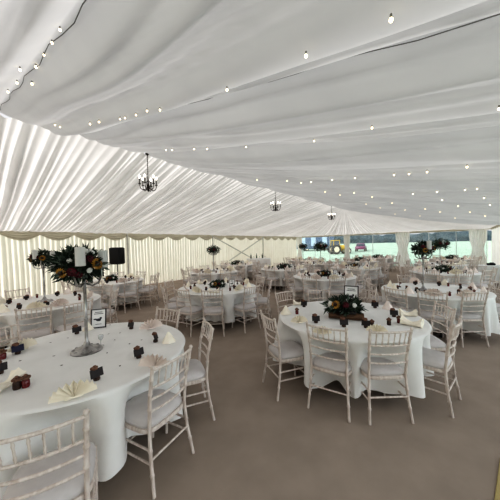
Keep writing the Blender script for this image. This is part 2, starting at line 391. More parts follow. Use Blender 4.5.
# ------------------------------------------------------------------ chiavari chair
def post(pts,r,rings,n=8):
    """bamboo turned post with slim rings"""
    pts=[Vector(p) for p in pts]; seg=[(pts[i+1]-pts[i]).length for i in range(len(pts)-1)]; T=sum(seg)
    def at(s):
        for i,l in enumerate(seg):
            if s<=l or i==len(seg)-1: return pts[i].lerp(pts[i+1],min(1,s/l))
            s-=l
    ss=[(0,r*.92)]
    for q in rings: ss+=[(q-.012,r*.95),(q-.004,r*1.28),(q+.004,r*1.28),(q+.012,r*.95)]
    ss.append((T,r*.9)); a=0
    for i in range(len(pts)-2):
        a+=seg[i]; ss.append((a,r))
    ss.sort(); return [at(s) for s,_ in ss],[q for _,q in ss]
def chair_proto(full):
    SW=.195; n=8 if full else 6
    def rearp(s): return [(s*.208,-.25,0),(s*.190,-.205,.25),(s*.181,-.19,.44),(s*.186,-.208,.66),(s*.199,-.262,.915)]
    def Pr(s,z):
        p=rearp(s)
        for i in range(4):
            if z<=p[i+1][2]:
                t=(z-p[i][2])/(p[i+1][2]-p[i][2]); return Vector(p[i]).lerp(Vector(p[i+1]),t)
    spec=[]
    for s in(-1,1):
        mb=MB(); a,b=post(rearp(s),.0138,[.14,.30,.60,.72,.83] if full else [.5],n); mb.tube(a,b,n); mb.ball(Pr(s,.915),.017,6,4)
        spec.append(('leg',mb.mesh('rear_leg','lime'),[]))
        mb=MB(); a,b=post([(s*.19,.185,.42),(s*.185,.205,0)],.0138,[.10,.24] if full else [.2],n); mb.tube(a,b,n)
        spec.append(('leg',mb.mesh('front_leg','lime'),[]))
    mb=MB()
    loop=[(-.20,.20,.425),(0,.215,.425),(.20,.20,.425),(.20,0,.425),(.195,-.20,.425),(0,-.205,.425),(-.195,-.20,.425),(-.20,0,.425)]
    V=[];Fc=[]
    def rr(w,d0,d1,z,k=24):
        out=[]
        for i in range(k):
            a=2*PI*i/k; c,s_=math.cos(a),math.sin(a)
            x=w*abs(c)**.45*(1 if c>0 else -1); y=(d1 if s_>0 else d0)*abs(s_)**.45*(1 if s_>0 else -1)
            out.append((x,y,z))
        return out
    rings=[rr(.205,.205,.215,.405),rr(.212,.212,.222,.42),rr(.205,.205,.215,.438)]
    V=sum(rings,[]); k=24
    for i in range(2):
        for j in range(k): Fc.append((i*k+j,i*k+(j+1)%k,(i+1)*k+(j+1)%k,(i+1)*k+j))
    Fc.append(tuple(reversed(range(k)))); Fc.append(tuple(range(2*k,3*k))); mb.add(V,Fc)
    spec.append(('seat_frame',mb.mesh('seat_frame','lime'),[]))
    mb=MB(); V=[];Fc=[]
    rings=[rr(.196,.192,.205,.437),rr(.206,.20,.214,.452),rr(.203,.197,.211,.468),rr(.175,.17,.182,.492),rr(.11,.11,.11,.505),rr(.02,.02,.02,.509)]
    V=sum(rings,[])
    for i in range(len(rings)-1):
        for j in range(k): Fc.append((i*k+j,i*k+(j+1)%k,(i+1)*k+(j+1)%k,(i+1)*k+j))
    Fc.append(tuple(reversed(range(k)))); Fc.append(tuple(range((len(rings)-1)*k,len(rings)*k))); mb.add(V,Fc)
    spec.append(('seat_cushion',mb.mesh('seat_cushion','pad'),[]))
    def rail(z,r):
        a,b=Pr(-1,z),Pr(1,z); m=(a+b)/2+Vector((0,-.028,0)); q1=a.lerp(m,.5)+Vector((0,-.007,0)); q2=b.lerp(m,.5)+Vector((0,-.007,0))
        pts=[a,q1,m,q2,b]; return pts
    rails=[(.895,.0105),(.755,.009),(.665,.009),(.575,.009)]
    def onrail(pts,t):
        s=t*4; i=min(3,int(s)); return pts[i].lerp(pts[i+1],s-i)
    spind=[]
    for i in range(6):
        t=(i+1)/7; a=onrail(rail(.895,0),t); b=onrail(rail(.755,0),t); spind.append((a,b))
    if full:
        for z,r in rails:
            mb=MB(); mb.tube(rail(z,r),r,7)
            spec.append(('back_rail',mb.mesh('back_rail','lime'),[]))
        for a,b in spind:
            mb=MB(); pa,pb=post([a,b],.0062,[(a-b).length*.25,(a-b).length*.75],6); mb.tube(pa,pb,6); spec.append(('spindle',mb.mesh('spindle','lime'),[]))
        for q in(((-.188,.20,.20),(-.188,-.215,.20)),((.188,.20,.20),(.188,-.215,.20)),((-.186,.203,.15),(.186,.203,.15)),((-.188,-.215,.24),(.188,-.215,.24)),((-.19,.195,.30),(-.19,-.21,.30)),((.19,.195,.30),(.19,-.21,.30))):
            mb=MB(); mb.tube([Vector(q[0]),(Vector(q[0])+Vector(q[1]))/2,Vector(q[1])],.009,6); spec.append(('stretcher',mb.mesh('stretcher','lime'),[]))
    else:
        mb=MB()
        for z,r in rails: mb.tube(rail(z,r),r,5)
        for a,b in spind: mb.tube([a,b],.008,4)
        spec.append(('backrest',mb.mesh('backrest','lime'),[]))
        mb=MB()
        for q in(((-.188,.20,.22),(-.188,-.215,.22)),((.188,.20,.22),(.188,-.215,.22)),((-.188,-.215,.24),(.188,-.215,.24))): mb.tube([q[0],q[1]],.009,5)
        spec.append(('stretcher',mb.mesh('stretchers','lime'),[]))
    return Proto('chiavari_chair',spec)
CH=chair_proto(True); CHF=chair_proto(False)
# ------------------------------------------------------------------ small tableware prototypes
def fan_napkin(m):
    mb=MB(); n=18; V=[];Fc=[]; r0=.012; r1=.13
    ti=rad(66)
    for i in range(n+1):
        a=rad(14)+rad(152)*i/n; pl=(.017 if i%2 else -.017)
        for q,(rr,k) in enumerate(((r0,.3),(r1*.55,.7),(r1,1.0))):
            x=rr*math.cos(a); h=rr*math.sin(a); yy=pl*k
            y=-h*math.cos(ti)+yy*math.sin(ti); z=h*math.sin(ti)+yy*math.cos(ti)
            V.append((x,y,max(.002,z+.004)))
    for i in range(n):
        for j in range(2): a=i*3+j; Fc.append((a,a+3,a+4,a+1))
    mb.add(V,Fc)
    mb.box((0,.012,.008),(.10,.05,.014),bev=.005)
    return mb.mesh('fan_napkin',m,smooth=False)
def roll_napkin(m):
    mb=MB(); V=[];Fc=[]
    n=12; k=14
    for i in range(k+1):
        t=i/k*2-1; r=.022+.030*abs(t)**1.5
        for j in range(n):
            a=2*PI*j/n; f=1+.16*math.cos(6*a+t*3)
            V.append((t*.095,r*f*math.cos(a)*1.25,r*f*math.sin(a)*.9+.9*(.022+.03*abs(t)**1.5)*.98+.004))
    for i in range(k):
        for j in range(n): Fc.append((i*n+j,i*n+(j+1)%n,(i+1)*n+(j+1)%n,(i+1)*n+j))
    Fc.append(tuple(range(n)));Fc.append(tuple(range(k*n,(k+1)*n))); mb.add(V,Fc)
    return mb.mesh('rolled_napkin',m)
def peak_napkin(m):
    mb=MB(); V=[(-.07,-.045,.002),(.07,-.045,.002),(.075,.03,.002),(-.075,.03,.002),(-.01,-.01,.125),(.015,.0,.11),(0,-.075,.004)]
    mb.add(V,[(0,6,4),(6,1,4),(1,2,5,4),(2,3,5),(3,0,4,5)]); return mb.mesh('peaked_napkin',m,smooth=False)
NF=Proto('fan_napkin',[('n',fan_napkin('napkin'),[])]); NF2=Proto('fan_napkin',[('n',fan_napkin('napkin2'),[])])
NR=Proto('rolled_napkin',[('n',roll_napkin('napkin'),[])]); NP=Proto('peaked_napkin',[('n',peak_napkin('napkin2'),[])]); NP1=Proto('peaked_napkin',[('n',peak_napkin('napkin'),[])])
def card_proto(m):
    mb=MB(); rot=Matrix.Rotation(rad(-14),3,'X'); mb.box((0,0,.052),(.085,.005,.058),rot=rot)
    c=mb.mesh('card',m,False)
    mb=MB(); mb.lathe([(.004,0),(.021,.002),(.023,.012),(.020,.024),(.004,.028)],12,(0,.004,0)); h=mb.mesh('card_holder','darkbrown')
    mb=MB()
    for i in range(7):
        a=2*PI*i/7; mb.ball((.016*math.cos(a)-.012,.012*math.sin(a)+.01,.088+.004*math.sin(i*2)),.012,6,4)
    mb.ball((-.012,.01,.094),.012,6,4)
    return Proto('place_card',[('card',c,[]),('card_holder',h,[]),('dried_flower',mb.mesh('dried_flower','brown'),[])])
PC=card_proto('black'); PC2=card_proto('navy')
mb=MB(); mb.box((0,0,.042),(.075,.006,.05),rot=Matrix.Rotation(rad(-12),3,'X')); mb.box((0,.006,.01),(.03,.03,.02),bev=.006)
PCS=Proto('place_card',[('c',mb.mesh('small_card','black',False),[])])
def jar_proto(m):
    mb=MB(); mb.lathe([(.006,0),(.019,.001),(.021,.008),(.021,.042),(.015,.048),(.015,.052)],12); j=mb.mesh('jar_glass',m)
    mb=MB()
    for i in range(6):
        a=2*PI*i/6; mb.ball((.015*math.cos(a),.015*math.sin(a),.060),.012,6,4)
    mb.ball((0,0,.072),.012,6,4)
    return Proto('favour_jar',[('jar_glass',j,[]),('dried_flower',mb.mesh('dried_top','brown'),[])])
FJ=jar_proto('red'); FJ2=jar_proto('darkbrown')
mb=MB(); mb.lathe([(.03,0),(.03,.003),(.004,.007),(.003,.055),(.010,.062),(.022,.078),(.025,.10),(.022,.115)],14)
GL=Proto('wine_glass',[('g',mb.mesh('wine_glass','glassware'),[])])
# table sign
def sign_proto():
    rot=Matrix.Rotation(rad(-12),3,'X')
    def at(x,y,z): return rot@Vector((x,y,z))+Vector((0,0,.0))
    mb=MB()
    for c,d in(((-.058,0,.085),(.008,.012,.17)),((.058,0,.085),(.008,.012,.17)),((0,0,.168),(.124,.012,.008)),((0,0,.005),(.124,.012,.010))):
        mb.box(at(*c),d,rot=rot)
    fr=mb.mesh('sign_frame','black',False)
    mb=MB(); mb.box(at(0,0,.087),(.112,.006,.158),rot=rot); pp=mb.mesh('sign_paper','paper',False)
    mb=MB()
    mb.ball(at(0,-.004,.072),.018,10,6,(1.2,.12,.8)); mb.ball(at(.018,-.004,.088),.010,8,5,(1,.15,1)); mb.ball(at(-.026,-.004,.08),.012,8,5,(1.3,.12,.6))
    mb.box(at(0,-.004,.142),(.06,.002,.005),rot=rot); mb.box(at(0,-.004,.128),(.075,.002,.005),rot=rot); mb.box(at(0,-.004,.035),(.05,.002,.004),rot=rot)
    return Proto('table_sign',[('sign_frame',fr,[]),('sign_paper',pp,[('printed_drawing',mb.mesh('printed_drawing','ink'),[])])])
SG=sign_proto()
# ------------------------------------------------------------------ flowers
def flower_disc(mb_p,mb_c,c,d,r,n=16):
    c=Vector(c); d=Vector(d).normalized(); u=d.orthogonal().normalized(); w=d.cross(u)
    for i in range(n):
        a=2*PI*i/n; dr=(u*math.cos(a)+w*math.sin(a)); sd=(w*math.cos(a)-u*math.sin(a))*r*.17
        p0=c+dr*r*.3; p1=c+dr*r*.7+sd+d*.006; p2=c+dr*r-d*.006; p3=c+dr*r*.7-sd+d*.006
        mb_p.add([p0,p1,p2,p3],[(0,1,2,3)])
    mb_c.ball(c+d*.005,r*.38,10,6,(1,1,1))
def flower_ball(name,scale_xyz,dens,sun,rose,wht,seed,zc=0):
    rr=random.Random(seed); sx,sy,sz=scale_xyz; spec=[]
    global R; keep=R; R=rr
    def rp(f=1.0,front=False):
        while 1:
            v=Vector((rr.uniform(-1,1),rr.uniform(-1,1),rr.uniform(-.75,1)))
            if .3<v.length<1: break
        v.normalize(); return Vector((v.x*sx*f,v.y*sy*f,v.z*sz*f+zc)),v
    mb=MB(); mb.ball((0,0,zc),1,12,8,(sx*.62,sy*.62,sz*.62))
    for i in range(dens):
        p,v=rp(rr.uniform(.5,.85)); d=v+Vector((rr.uniform(-.6,.6),rr.uniform(-.6,.6),rr.uniform(-.5,.5)))
        mb.leafcard(p,d,rr.uniform(.008,.018),rr.uniform(.05,.11)*(sx/.24)**.4)
    spec.append(('foliage',mb.mesh('foliage','leaf',False),[]))
    mb=MB()
    for i in range(dens//3):
        p,v=rp(rr.uniform(.6,.95)); d=v+Vector((rr.uniform(-.6,.6),rr.uniform(-.6,.6),rr.uniform(-.5,.5)))
        mb.leafcard(p,d,rr.uniform(.008,.016),rr.uniform(.05,.10)*(sx/.24)**.4)
    spec.append(('sage_foliage',mb.mesh('sage_foliage','leaf2',False),[]))
    for (v,r) in sun:
        v=Vector(v).normalized(); a=MB();b=MB(); flower_disc(a,b,(v.x*sx*1.0,v.y*sy*1.0,v.z*sz*1.0+zc),v+Vector((0,-.2,.1)),r)
        spec.append(('sunflower',a.mesh('sunflower','yellow',False),[('flower_centre',b.mesh('flower_centre','darkbrown'),[])]))
    def blob(v,r,m,nm):
        v=Vector(v).normalized(); b=MB(); c=Vector((v.x*sx*.92,v.y*sy*.92,v.z*sz*.92+zc))
        b.ball(c,r*.6,8,6)
        for i in range(7):
            a=2*PI*i/7; u=v.orthogonal().normalized(); w=v.cross(u); b.ball(c+(u*math.cos(a)+w*math.sin(a))*r*.55,r*.5,6,5)
        spec.append((nm,b.mesh(nm,m),[]))
    for v,r in rose: blob(v,r,'wine','rose')
    for v,r in wht: blob(v,r,'white','white_flower')
    R=keep
    return Proto(name,spec)
FBIG=flower_ball('flower_arrangement',(.215,.20,.175),520,[((.75,-.75,.05),.062),((-.62,-.8,-.35),.05)],
    [((.15,-1,.2),.04),((-.25,-1,-.35),.042),((.5,-.8,.35),.035),((0,-1,-.6),.035)],[((.35,-.6,1),.035),((.7,-.4,.95),.03),((.45,-.85,-.3),.026),((-.3,-.9,.3),.022)],3)
FMID=flower_ball('flower_arrangement',(.20,.19,.14),300,[((.6,-.75,.05),.055),((-.5,-.9,-.2),.05)],
    [((.15,-1,.2),.04),((-.6,-.7,.35),.038)],[((.1,-.9,.6),.022)],5)
FFAR=flower_ball('flower_arrangement',(.26,.24,.18),220,[],[((.4,-1,.1),.05),((-.4,-1,.2),.04)],[],8)
FLOW=flower_ball('flower_arrangement',(.19,.14,.08),260,[((-.45,-.8,.5),.05)],[((.1,-.9,.6),.035)],[((-.9,-.6,.5),.035),((.6,-.7,.5),.025)],12,zc=.06)
FLOWF=flower_ball('flower_arrangement',(.30,.26,.11),240,[],[((.2,-.9,.5),.04)],[((-.6,-.7,.5),.03),((.7,-.7,.5),.03)],14,zc=.07)
# candelabrum (stand height to flower base)
def candelabrum_proto():
    mb=MB()
    mb.lathe([(.02,0),(.135,.0),(.138,.010),(.120,.020),(.10,.026),(.05,.040),(.03,.06),(.026,.08),(.02,.09)],20)
    for i in range(10):
        a=2*PI*i/10; mb.ball((.108*math.cos(a),.108*math.sin(a),.022),.017,6,4,(1,1,.7))
    b=mb.mesh('base','silver')
    mb=MB(); mb.lathe([(.018,.07),(.021,.085),(.014,.10),(.014,.30),(.018,.305),(.018,.315),(.014,.32),(.014,.60),(.020,.61),(.014,.62),(.014,.74)],14); p=mb.mesh('pole','silver')
    spec=[('base',b,[]),('pole',p,[])]
    for i in range(4):
        a=2*PI*i/4+.5; mb=MB()
        pts=[(math.cos(a)*r,math.sin(a)*r,z) for r,z in((.0,.66),(.07,.63),(.13,.66),(.16,.73),(.16,.80))]
        mb.tube(pts,.009,7); spec.append(('arm',mb.mesh('arm','silver'),[]))
    mb=MB(); mb.lathe([(.02,.72),(.05,.74),(.055,.78),(.03,.785)],14); spec.append(('flower_bowl',mb.mesh('flower_bowl','silver'),[]))
    return Proto('candelabrum',spec)
CD=candelabrum_proto()
mb=MB(); mb.lathe([(.03,0),(.040,.002),(.040,.165),(.034,.168),(.012,.160)],16); cbd=mb.mesh('candle_body','candle')
mb=MB(); mb.tube([(0,0,.158),(0,.002,.178)],.002,5); cwk=mb.mesh('wick','black')
CN=Proto('pillar_candle',[('candle_body',cbd,[]),('wick',cwk,[])])
def log_proto():
    mb=MB()
    L=.21; V=[];Fc=[]; n=14; k=6
    for i in range(k+1):
        t=i/k*2-1
        for j in range(n):
            a=2*PI*j/n; r=.048*(1+.10*math.sin(3*a+t)+.06*math.sin(5*a-2*t)); V.append((t*L,r*math.cos(a)*1.5,max(0,.044+r*math.sin(a)*.92)))
    for i in range(k):
        for j in range(n): Fc.append((i*n+j,i*n+(j+1)%n,(i+1)*n+(j+1)%n,(i+1)*n+j))
    mb.add(V,Fc); b=mb.mesh('bark','wood')
    mb=MB()
    for t in(-1,1): mb.add([(t*(L+.001),1.4*.046*math.cos(2*PI*j/n),max(0,.044+.042*math.sin(2*PI*j/n))) for j in range(n)],[tuple(range(n))])
    e=mb.mesh('cut_end','woodcut',False)
    mb=MB(); mb.box((.03,-.045,.10),(.18,.05,.035),bev=.008); q=mb.mesh('black_tray','black')
    return Proto('log_stand',[('bark',b,[('cut_end',e,[])]),('tray',q,[])])
LG=log_proto()
# ------------------------------------------------------------------ tables
TH=.765; TR=.93
def cloth_mesh(chs,seed):
    rr=random.Random(seed); n=192; rows=[(0,0),(.3,0),(.6,0),(.85,0),(.895,0),(.912,-.004),(.920,-.015),(.924,-.04),(.926,-.09),(.926,-.16),(.926,-.24),(.927,-.34),(.93,-.44),(.935,-.53),(.94,-.60)]
    ph=rr.uniform(0,6.28); V=[(0,0,TH)];Fc=[]
    for q,(r,dz) in enumerate(rows[1:]):
        f=min(1,max(0,-dz-.02)/.45)
        for i in range(n):
            a=2*PI*i/n
            wave=.55*math.sin(13*a+ph+1.3*math.sin(2*a+ph))+.35*math.sin(21*a+2*ph+math.sin(3*a))+.35*math.sin(7*a+ph*3)
            rad_=r+f*.055*wave+f*.02
            for ca in chs:
                d=(a-ca+PI)%(2*PI)-PI
                rad_-=min(1,max(0,-dz-.015)/.20)*.27*math.exp(-(d/.235)**4)
            z=TH+dz-(.02*f*wave if q>10 else 0)
            V.append((rad_*math.cos(a),rad_*math.sin(a),z))
    for i in range(n): Fc.append((0,1+i,1+(i+1)%n))
    m=len(rows)-1
    for j in range(m-1):
        for i in range(n):
            a=1+j*n+i; b=1+j*n+(i+1)%n; Fc.append((a,a+n,b+n,b))
    mb=MB(); mb.add(V,Fc); return mb.mesh('tablecloth','cloth')
mb=MB(); mb.lathe([(.80,TH-.032),(.84,TH-.028),(.84,TH-.008),(.83,TH-.006)],48); ttop=mb.mesh('tabletop','wood')
def tleg(a):
    mb=MB(); c,s=math.cos(a),math.sin(a); mb.tube([(c*.50,s*.50,TH-.03),(c*.60,s*.60,.02)],.015,8); mb.lathe([(.022,0),(.024,.03),(.016,.035)],8,(c*.60,s*.60,0)); return mb.mesh('table_leg','blackmetal')
TB=Proto('banquet_table',[('tabletop',ttop,[])]+[('leg',tleg(x),[]) for x in(rad(45),rad(135),rad(225),rad(315))])
SECT=['right','far right','back','far left','left','near left','front','near right']
def sect_labels(angs):
    """angs: screen-frame angles in degrees -> unique side phrases"""
    ks=[int(round((a%360)/45))%8 for a in angs]; out=[None]*len(angs)
    for k in set(ks):
        ids=[i for i,q in enumerate(ks) if q==k]
        if len(ids)==1: out[ids[0]]='at the %s'%SECT[k]
        else:
            ids.sort(key=lambda i:math.cos(rad(angs[i])) if k not in(0,4) else math.sin(rad(angs[i])))
            nm=(['leftmost','rightmost'] if k not in(0,4) else ['nearer','farther']) if len(ids)==2 else (['leftmost','middle','rightmost'] if k not in (0,4) else ['nearest','middle','farthest'])
            for nme,i in zip(nm,ids): out[i]='%s at the %s'%(nme,SECT[k])
    return out
def w2s(a): return YAW-PI/2+a       # screen-frame angle (0=right,90=away) -> world angle
# name, centre(r,d), description, chairs [(screenangle, back radius, twist)], settings?
def ring(n,a0,skip=()): return [((a0+360*i/n)%360,1.16,0) for i in range(n) if i not in skip]
TABLES=[
 dict(k='A',c=(-1.60,2.40),d='the front left sunflower candelabrum table',ch=[(-27,1.10,0),(-66,1.34,4),(11,1.15,12),(64,1.06,0),(166,1.18,0)],hand=True,full=True),
 dict(k='B',c=(1.30,3.36),d='the front right log centrepiece table',ch=[(-160,1.17,0),(-123,1.0,0),(-89,.99,0),(-43,1.13,-5),(-8,1.18,0),(57,1.3,0),(94,1.14,0),(124,1.26,0)],hand=True,full=True),
 dict(k='C',c=(-.79,5.95),d='the middle low flower table',ch=[(-152,1.25,0),(-118,1.2,0),(-88,1.18,0),(-47,1.2,0),(-8,1.25,0),(170,1.25,0),(30,1.2,0),(80,1.2,0),(130,1.2,0)],full=True,low=1),
 dict(k='D',c=(-3.94,4.75),d='the left edge candelabrum table',ch=[(-56,1.32,0),(-33,1.42,0),(-95,1.2,0),(150,1.25,0),(60,1.2,0),(100,1.2,0),(15,1.22,0),(190,1.2,0)],full=True,tall=FMID),
 dict(k='E',c=(-4.25,7.6),d='the low flower table by the speaker',ch=[(-38,1.25,0),(-2,1.3,0),(25,1.35,0),(-80,1.2,0),(70,1.2,0),(110,1.2,0),(-125,1.2,0)],full=True,low=1,sign=1),
 dict(k='F',c=(3.66,5.02),d='the right hand tall candelabrum table',ch=[(-153,1.2,0),(-126,1.12,0),(-92,.98,0),(178,1.2,0),(-40,1.15,0),(-5,1.25,0),(40,1.2,0),(80,1.2,0),(140,1.2,0)],full=True,tall=FMID),
 dict(k='G',c=(-1.42,9.7),d='the slim candelabrum table behind the middle table',ch=ring(10,10),tall=FFAR),
 dict(k='H',c=(-.73,12.9),d='the flower table by the cross-brace',ch=ring(9,5),low=2),
 dict(k='I',c=(1.35,10.2),d='the flower table right of the bar table',ch=ring(10,22),low=2),
 dict(k='J',c=(2.22,7.5),d='the table directly behind the log centrepiece table',ch=ring(10,-90),low=0,full=True),
 dict(k='U',c=(3.5,12.4),d='the candelabrum table in line with the tractor',ch=ring(10,0),tall=FFAR),
 dict(k='V',c=(3.18,15.0),d='the farthest left corner candelabrum table',ch=ring(9,12),tall=FFAR),
 dict(k='K',c=(4.15,9.9),d='the crowded table left of the right candelabra',ch=ring(10,-80),low=0),
 dict(k='L',c=(5.83,13.3),d='the low flower table below the plum car',ch=ring(10,4),low=2),
 dict(k='M',c=(7.9,15.6),d='the farthest middle flower table',ch=ring(9,15),low=2),
 dict(k='Q',c=(6.1,7.9),d='the flower table behind the right candelabrum table',ch=ring(10,-70),low=2),
 dict(k='S',c=(7.98,10.5),d='the far right slim candelabrum table',ch=ring(10,-84),tall=FFAR),
 dict(k='T',c=(10.6,13.2),d='the farthest right flower table',ch=ring(9,-75),low=2),
]
for ti,T in enumerate(TABLES):
    c=CF(*T['c']); desc=T['d']; full=T.get('full'); hand=T.get('hand')
    wang=[w2s(rad(a)) for a,_,_ in T['ch']]; sides=sect_labels([a for a,_,_ in T['ch']])
    o=mkobj('tablecloth',cloth_mesh([] if False else wang,ti+1)); o.location=c
    tag(o,'white draped cloth on '+desc,'tablecloth','round white tablecloths')
    t=TB.put(c,w2s(rad({'A':10,'B':-13}.get(T['k'],20))),'round folding table under the cloth, '+desc,'table','round banquet tables')
    for (a,rb,tw),wa,sd in zip(T['ch'],wang,sides):
        j=0 if hand else R.uniform(-.05,.05); rb=rb+(0 if hand or full else R.uniform(-.03,.08))
        pos=c+Vector((math.cos(wa),math.sin(wa),0))*(rb-.245)
        (CH if full else CHF).put(pos,wa+PI/2+rad(tw)+j,'limewashed chair '+sd+' of '+desc,'chair','limewashed chairs around round tables')
    grpn='folded napkins'; grpc='dark place cards'
    if not hand:
        for (a,rb,tw),wa,sd in zip(T['ch'],wang,sides):
            u=Vector((math.cos(wa),math.sin(wa),0)); s=Vector((-u.y,u.x,0))
            kind=R.choice([NF,NP,NR,NF2,NP1,NP,NP1]) 
            kind.put(c+u*.74+s*R.uniform(-.04,.04)+Vector((0,0,TH)),wa-PI/2+R.uniform(-.3,.3)+PI,'%s napkin %s of %s'%('folded',sd,desc),'napkin',grpn,scale=1.15 if full else 1.35)
            pc=(PC if full else PCS)
            pc.put(c+u*.57+s*R.uniform(.02,.10)+Vector((0,0,TH)),wa+PI/2+R.uniform(-.4,.4),'dark card '+sd+' of '+desc,'place card',grpc)
            if R.random()<.6:
                R.choice([FJ,FJ2]).put(c+u*.62-s*R.uniform(.08,.14)+Vector((0,0,TH)),R.uniform(0,6),'favour jar '+sd+' of '+desc,'favour')
    rzc=YAW-PI/2
    if T.get('tall'):
        cp=c.copy()
        if T['k']=='F': cp=CF((423-250)/F*4.95,4.95)
        CD.put(cp+Vector((0,0,TH)),rzc,'silver candelabrum stand on '+desc,'candelabrum')
        T['tall'].put(cp+Vector((0,0,TH+.83)),rzc+R.uniform(-.2,.2),'dark round flower ball on candelabrum, '+desc,'flowers',scale=1.35 if T['k'] in 'US' else None)
        if full or T['k'] in('S','U'):
            CN.put(cp+CF(.0,-.17,TH+.82),0,'white pillar candle in flower ball, '+desc,'candle')
    if 'low' in T and not hand:
        if T['low']: (FLOW if T['low']==1 else FLOWF).put(c+Vector((0,0,TH)),rzc+R.uniform(-.3,.3),'low green flower arrangement on '+desc,'flowers')
        else:
            FLOW.put(c+Vector((0,0,TH)),rzc,'small low posy with white flower on '+desc,'flowers')
        SG.put(c+CF(.34 if T['k']!='E' else -.1,.0 if T['k']!='E' else .33,TH),rzc+.1,'framed white table sign on '+desc,'sign')
# ---- hand-set front tables: measured positions
def pt(px,py,z=TH): v=P(px,py,z); v.z=z; return v
def facecam(v): return math.atan2(v.y,v.x)-PI/2
dA='the front left table'
cA=CF(-1.60,2.40)
CD.put(cA+Vector((0,0,TH)),.3,'ornate silver candelabrum on the front left table','candelabrum')
FBIG.put(CF(-1.64,2.38,TH+.835),YAW-PI/2+rad(33),'large flower ball with two sunflowers on front candelabrum','flowers')
for px,d,z,l in((80,2.19,TH+.835,'white pillar candle at the front of the large sunflower ball'),(55,2.36,TH+.80,'white pillar candle left in the large sunflower ball'),(103,2.46,TH+.80,'white pillar candle right in the large sunflower ball')):
    CN.put(CF((px-250)/F*d,d,z),0,l,'candle')
v=pt(98.5,328); SG.put(v,facecam(v)+rad(-14),'framed white table sign behind the front candelabrum','sign',scale=1.35)
v=pt(101,346); GL.put(v,0,'small stemmed glass right of the front candelabrum base','glass')
for px,py,K,rz,s,l in((74,398,NF,0,1.05,'open cream fan napkin nearest the camera on the front left table'),
    (155,367,NF2,-20,1.0,'blush fan napkin beside the chair right of the front left table'),
    (151,329,NF2,10,1.05,'blush fan napkin at the far right edge of front left table'),
    (169,342,NP1,0,.9,'peaked cream napkin at the right edge of front left table'),
    (22,350,NF,20,.95,'cream fan napkin behind the navy card, front left table'),
    (6,388,NR,40,1.0,'rolled cream napkin at the left edge of front left table'),
    (88,330,NP1,30,.8,'white peaked napkin just behind the front candelabrum')):
    v=pt(px,py); K.put(v,facecam(v)+rad(rz)+(PI if K in(NF,NF2) and 0 else 0),l,'napkin','folded napkins',scale=s)
for px,py,K,rz,l in((97,380,PC,25,'dark place card right of the nearest fan napkin'),(139,358,PC,30,'dark place card between front candelabrum and right hand chair'),
    (131,329,PC,-50,'dark place card at the far edge of front left table'),(156,342,PC,70,'slim turned place card beside the peaked cream napkin'),
    (18,354,PC2,10,'navy place card before the left fan napkin'),(77,334,PC,10,'dark place card left of the front candelabrum pole'),(0,374,PC,0,'black place card at left frame edge, front left table')):
    v=pt(px,py); K.put(v,facecam(v)+rad(rz),l,'place card','dark place cards',scale=1.05)
for px,py,K,l in((26,387,FJ,'red favour jar with brown topper left of the nearest napkin'),(17,389,FJ2,'dark brown favour jar beside the red jar on front left table'),(3,359,FJ,'red favour jar near left frame edge beside navy card')):
    K.put(pt(px,py),0,l,'favour',scale=1.15)
mb=MB(); mb.add([(-.010,0,.0015),(-.002,.006,.004),(.011,.002,.0015),(.001,-.007,.002)],[(0,1,2,3)]); mb.add([(-.010,0,.0005),(-.002,.006,.0005),(.011,.002,.0005),(.001,-.007,.0005)],[(3,2,1,0)])
CO=Proto('petal_confetti',[('p',mb.mesh('petal','darkbrown',False),[])])
for px,py in((50.6,342.6),(54,356),(20,361),(61.6,365.5),(108.6,334),(114.8,340),(107,353),(129.5,344),(141.6,340),(120,366),(36,331),(120,333),(110,325),(68,338)):
    CO.put(pt(px,py),R.uniform(0,6),'dark dried petal scattered on the front left tablecloth','petal','petals scattered on the front left table',scale=1.1)
# B
v=pt(346,319); 
LG.put(v,facecam(v),'rustic log slab holding the sunflower centrepiece','log stand')
FLOW.put(v+Vector((0,.0,.075))+CF(.0,.06),facecam(v),'low sunflower arrangement on the log of the front right table','flowers',scale=1.25)
v=pt(351,305); v.z=TH; sgn=SG.put(v,facecam(v)+rad(-8),'framed white table sign behind the log centrepiece','sign',scale=1.75)
for px,py,K,rz,s,l in((286,314,NP1,20,1.0,'peaked cream napkin at the left edge of front right table'),(299,323,NF,10,.85,'pale yellow fan napkin behind the leftmost front chair'),
    (299,305,NR,10,.9,'rolled cream napkin by the black card, far left of front right table'),(322,334,NF,0,.8,'cream fan napkin behind the chair left of the log'),
    (377,333,NF,0,.85,'cream fan napkin behind the right front chair back'),(388,309,NP,-30,1.0,'blush peaked napkin at far right of front right table'),
    (408,316,NR,15,1.0,'rolled yellow cream napkin behind the red jar, front right table'),(412,326,NR,-15,1.1,'large rolled white napkin at right edge of front right table')):
    v=pt(px,py); K.put(v,facecam(v)+rad(rz),l,'napkin','folded napkins',scale=s)
for px,py,rz,l in((316,323,10,'dark place card left of the log centrepiece'),(344,327,15,'dark place card in front of the log centrepiece'),(366,328,-10,'dark place card right of the log centrepiece'),
    (304,307,-10,'tall dark place card at far left of front right table'),(375,308,0,'dark place card behind the log centrepiece right end'),(394,317,10,'dark place card before the blush peaked napkin')):
    v=pt(px,py); PC.put(v,facecam(v)+rad(rz),l,'place card','dark place cards',scale=1.1)
for px,py,K,l in((399,323,FJ,'red favour jar before the rolled napkins on front right table'),(389,325,FJ2,'dark brown favour jar left of the red one, front right table'),(372,327,FJ2,'dark favour jar beside the card right of the log'),(297,314,FJ,'red favour jar beside the left peaked napkin, front right table')):
    K.put(pt(px,py),0,l,'favour',scale=1.1)
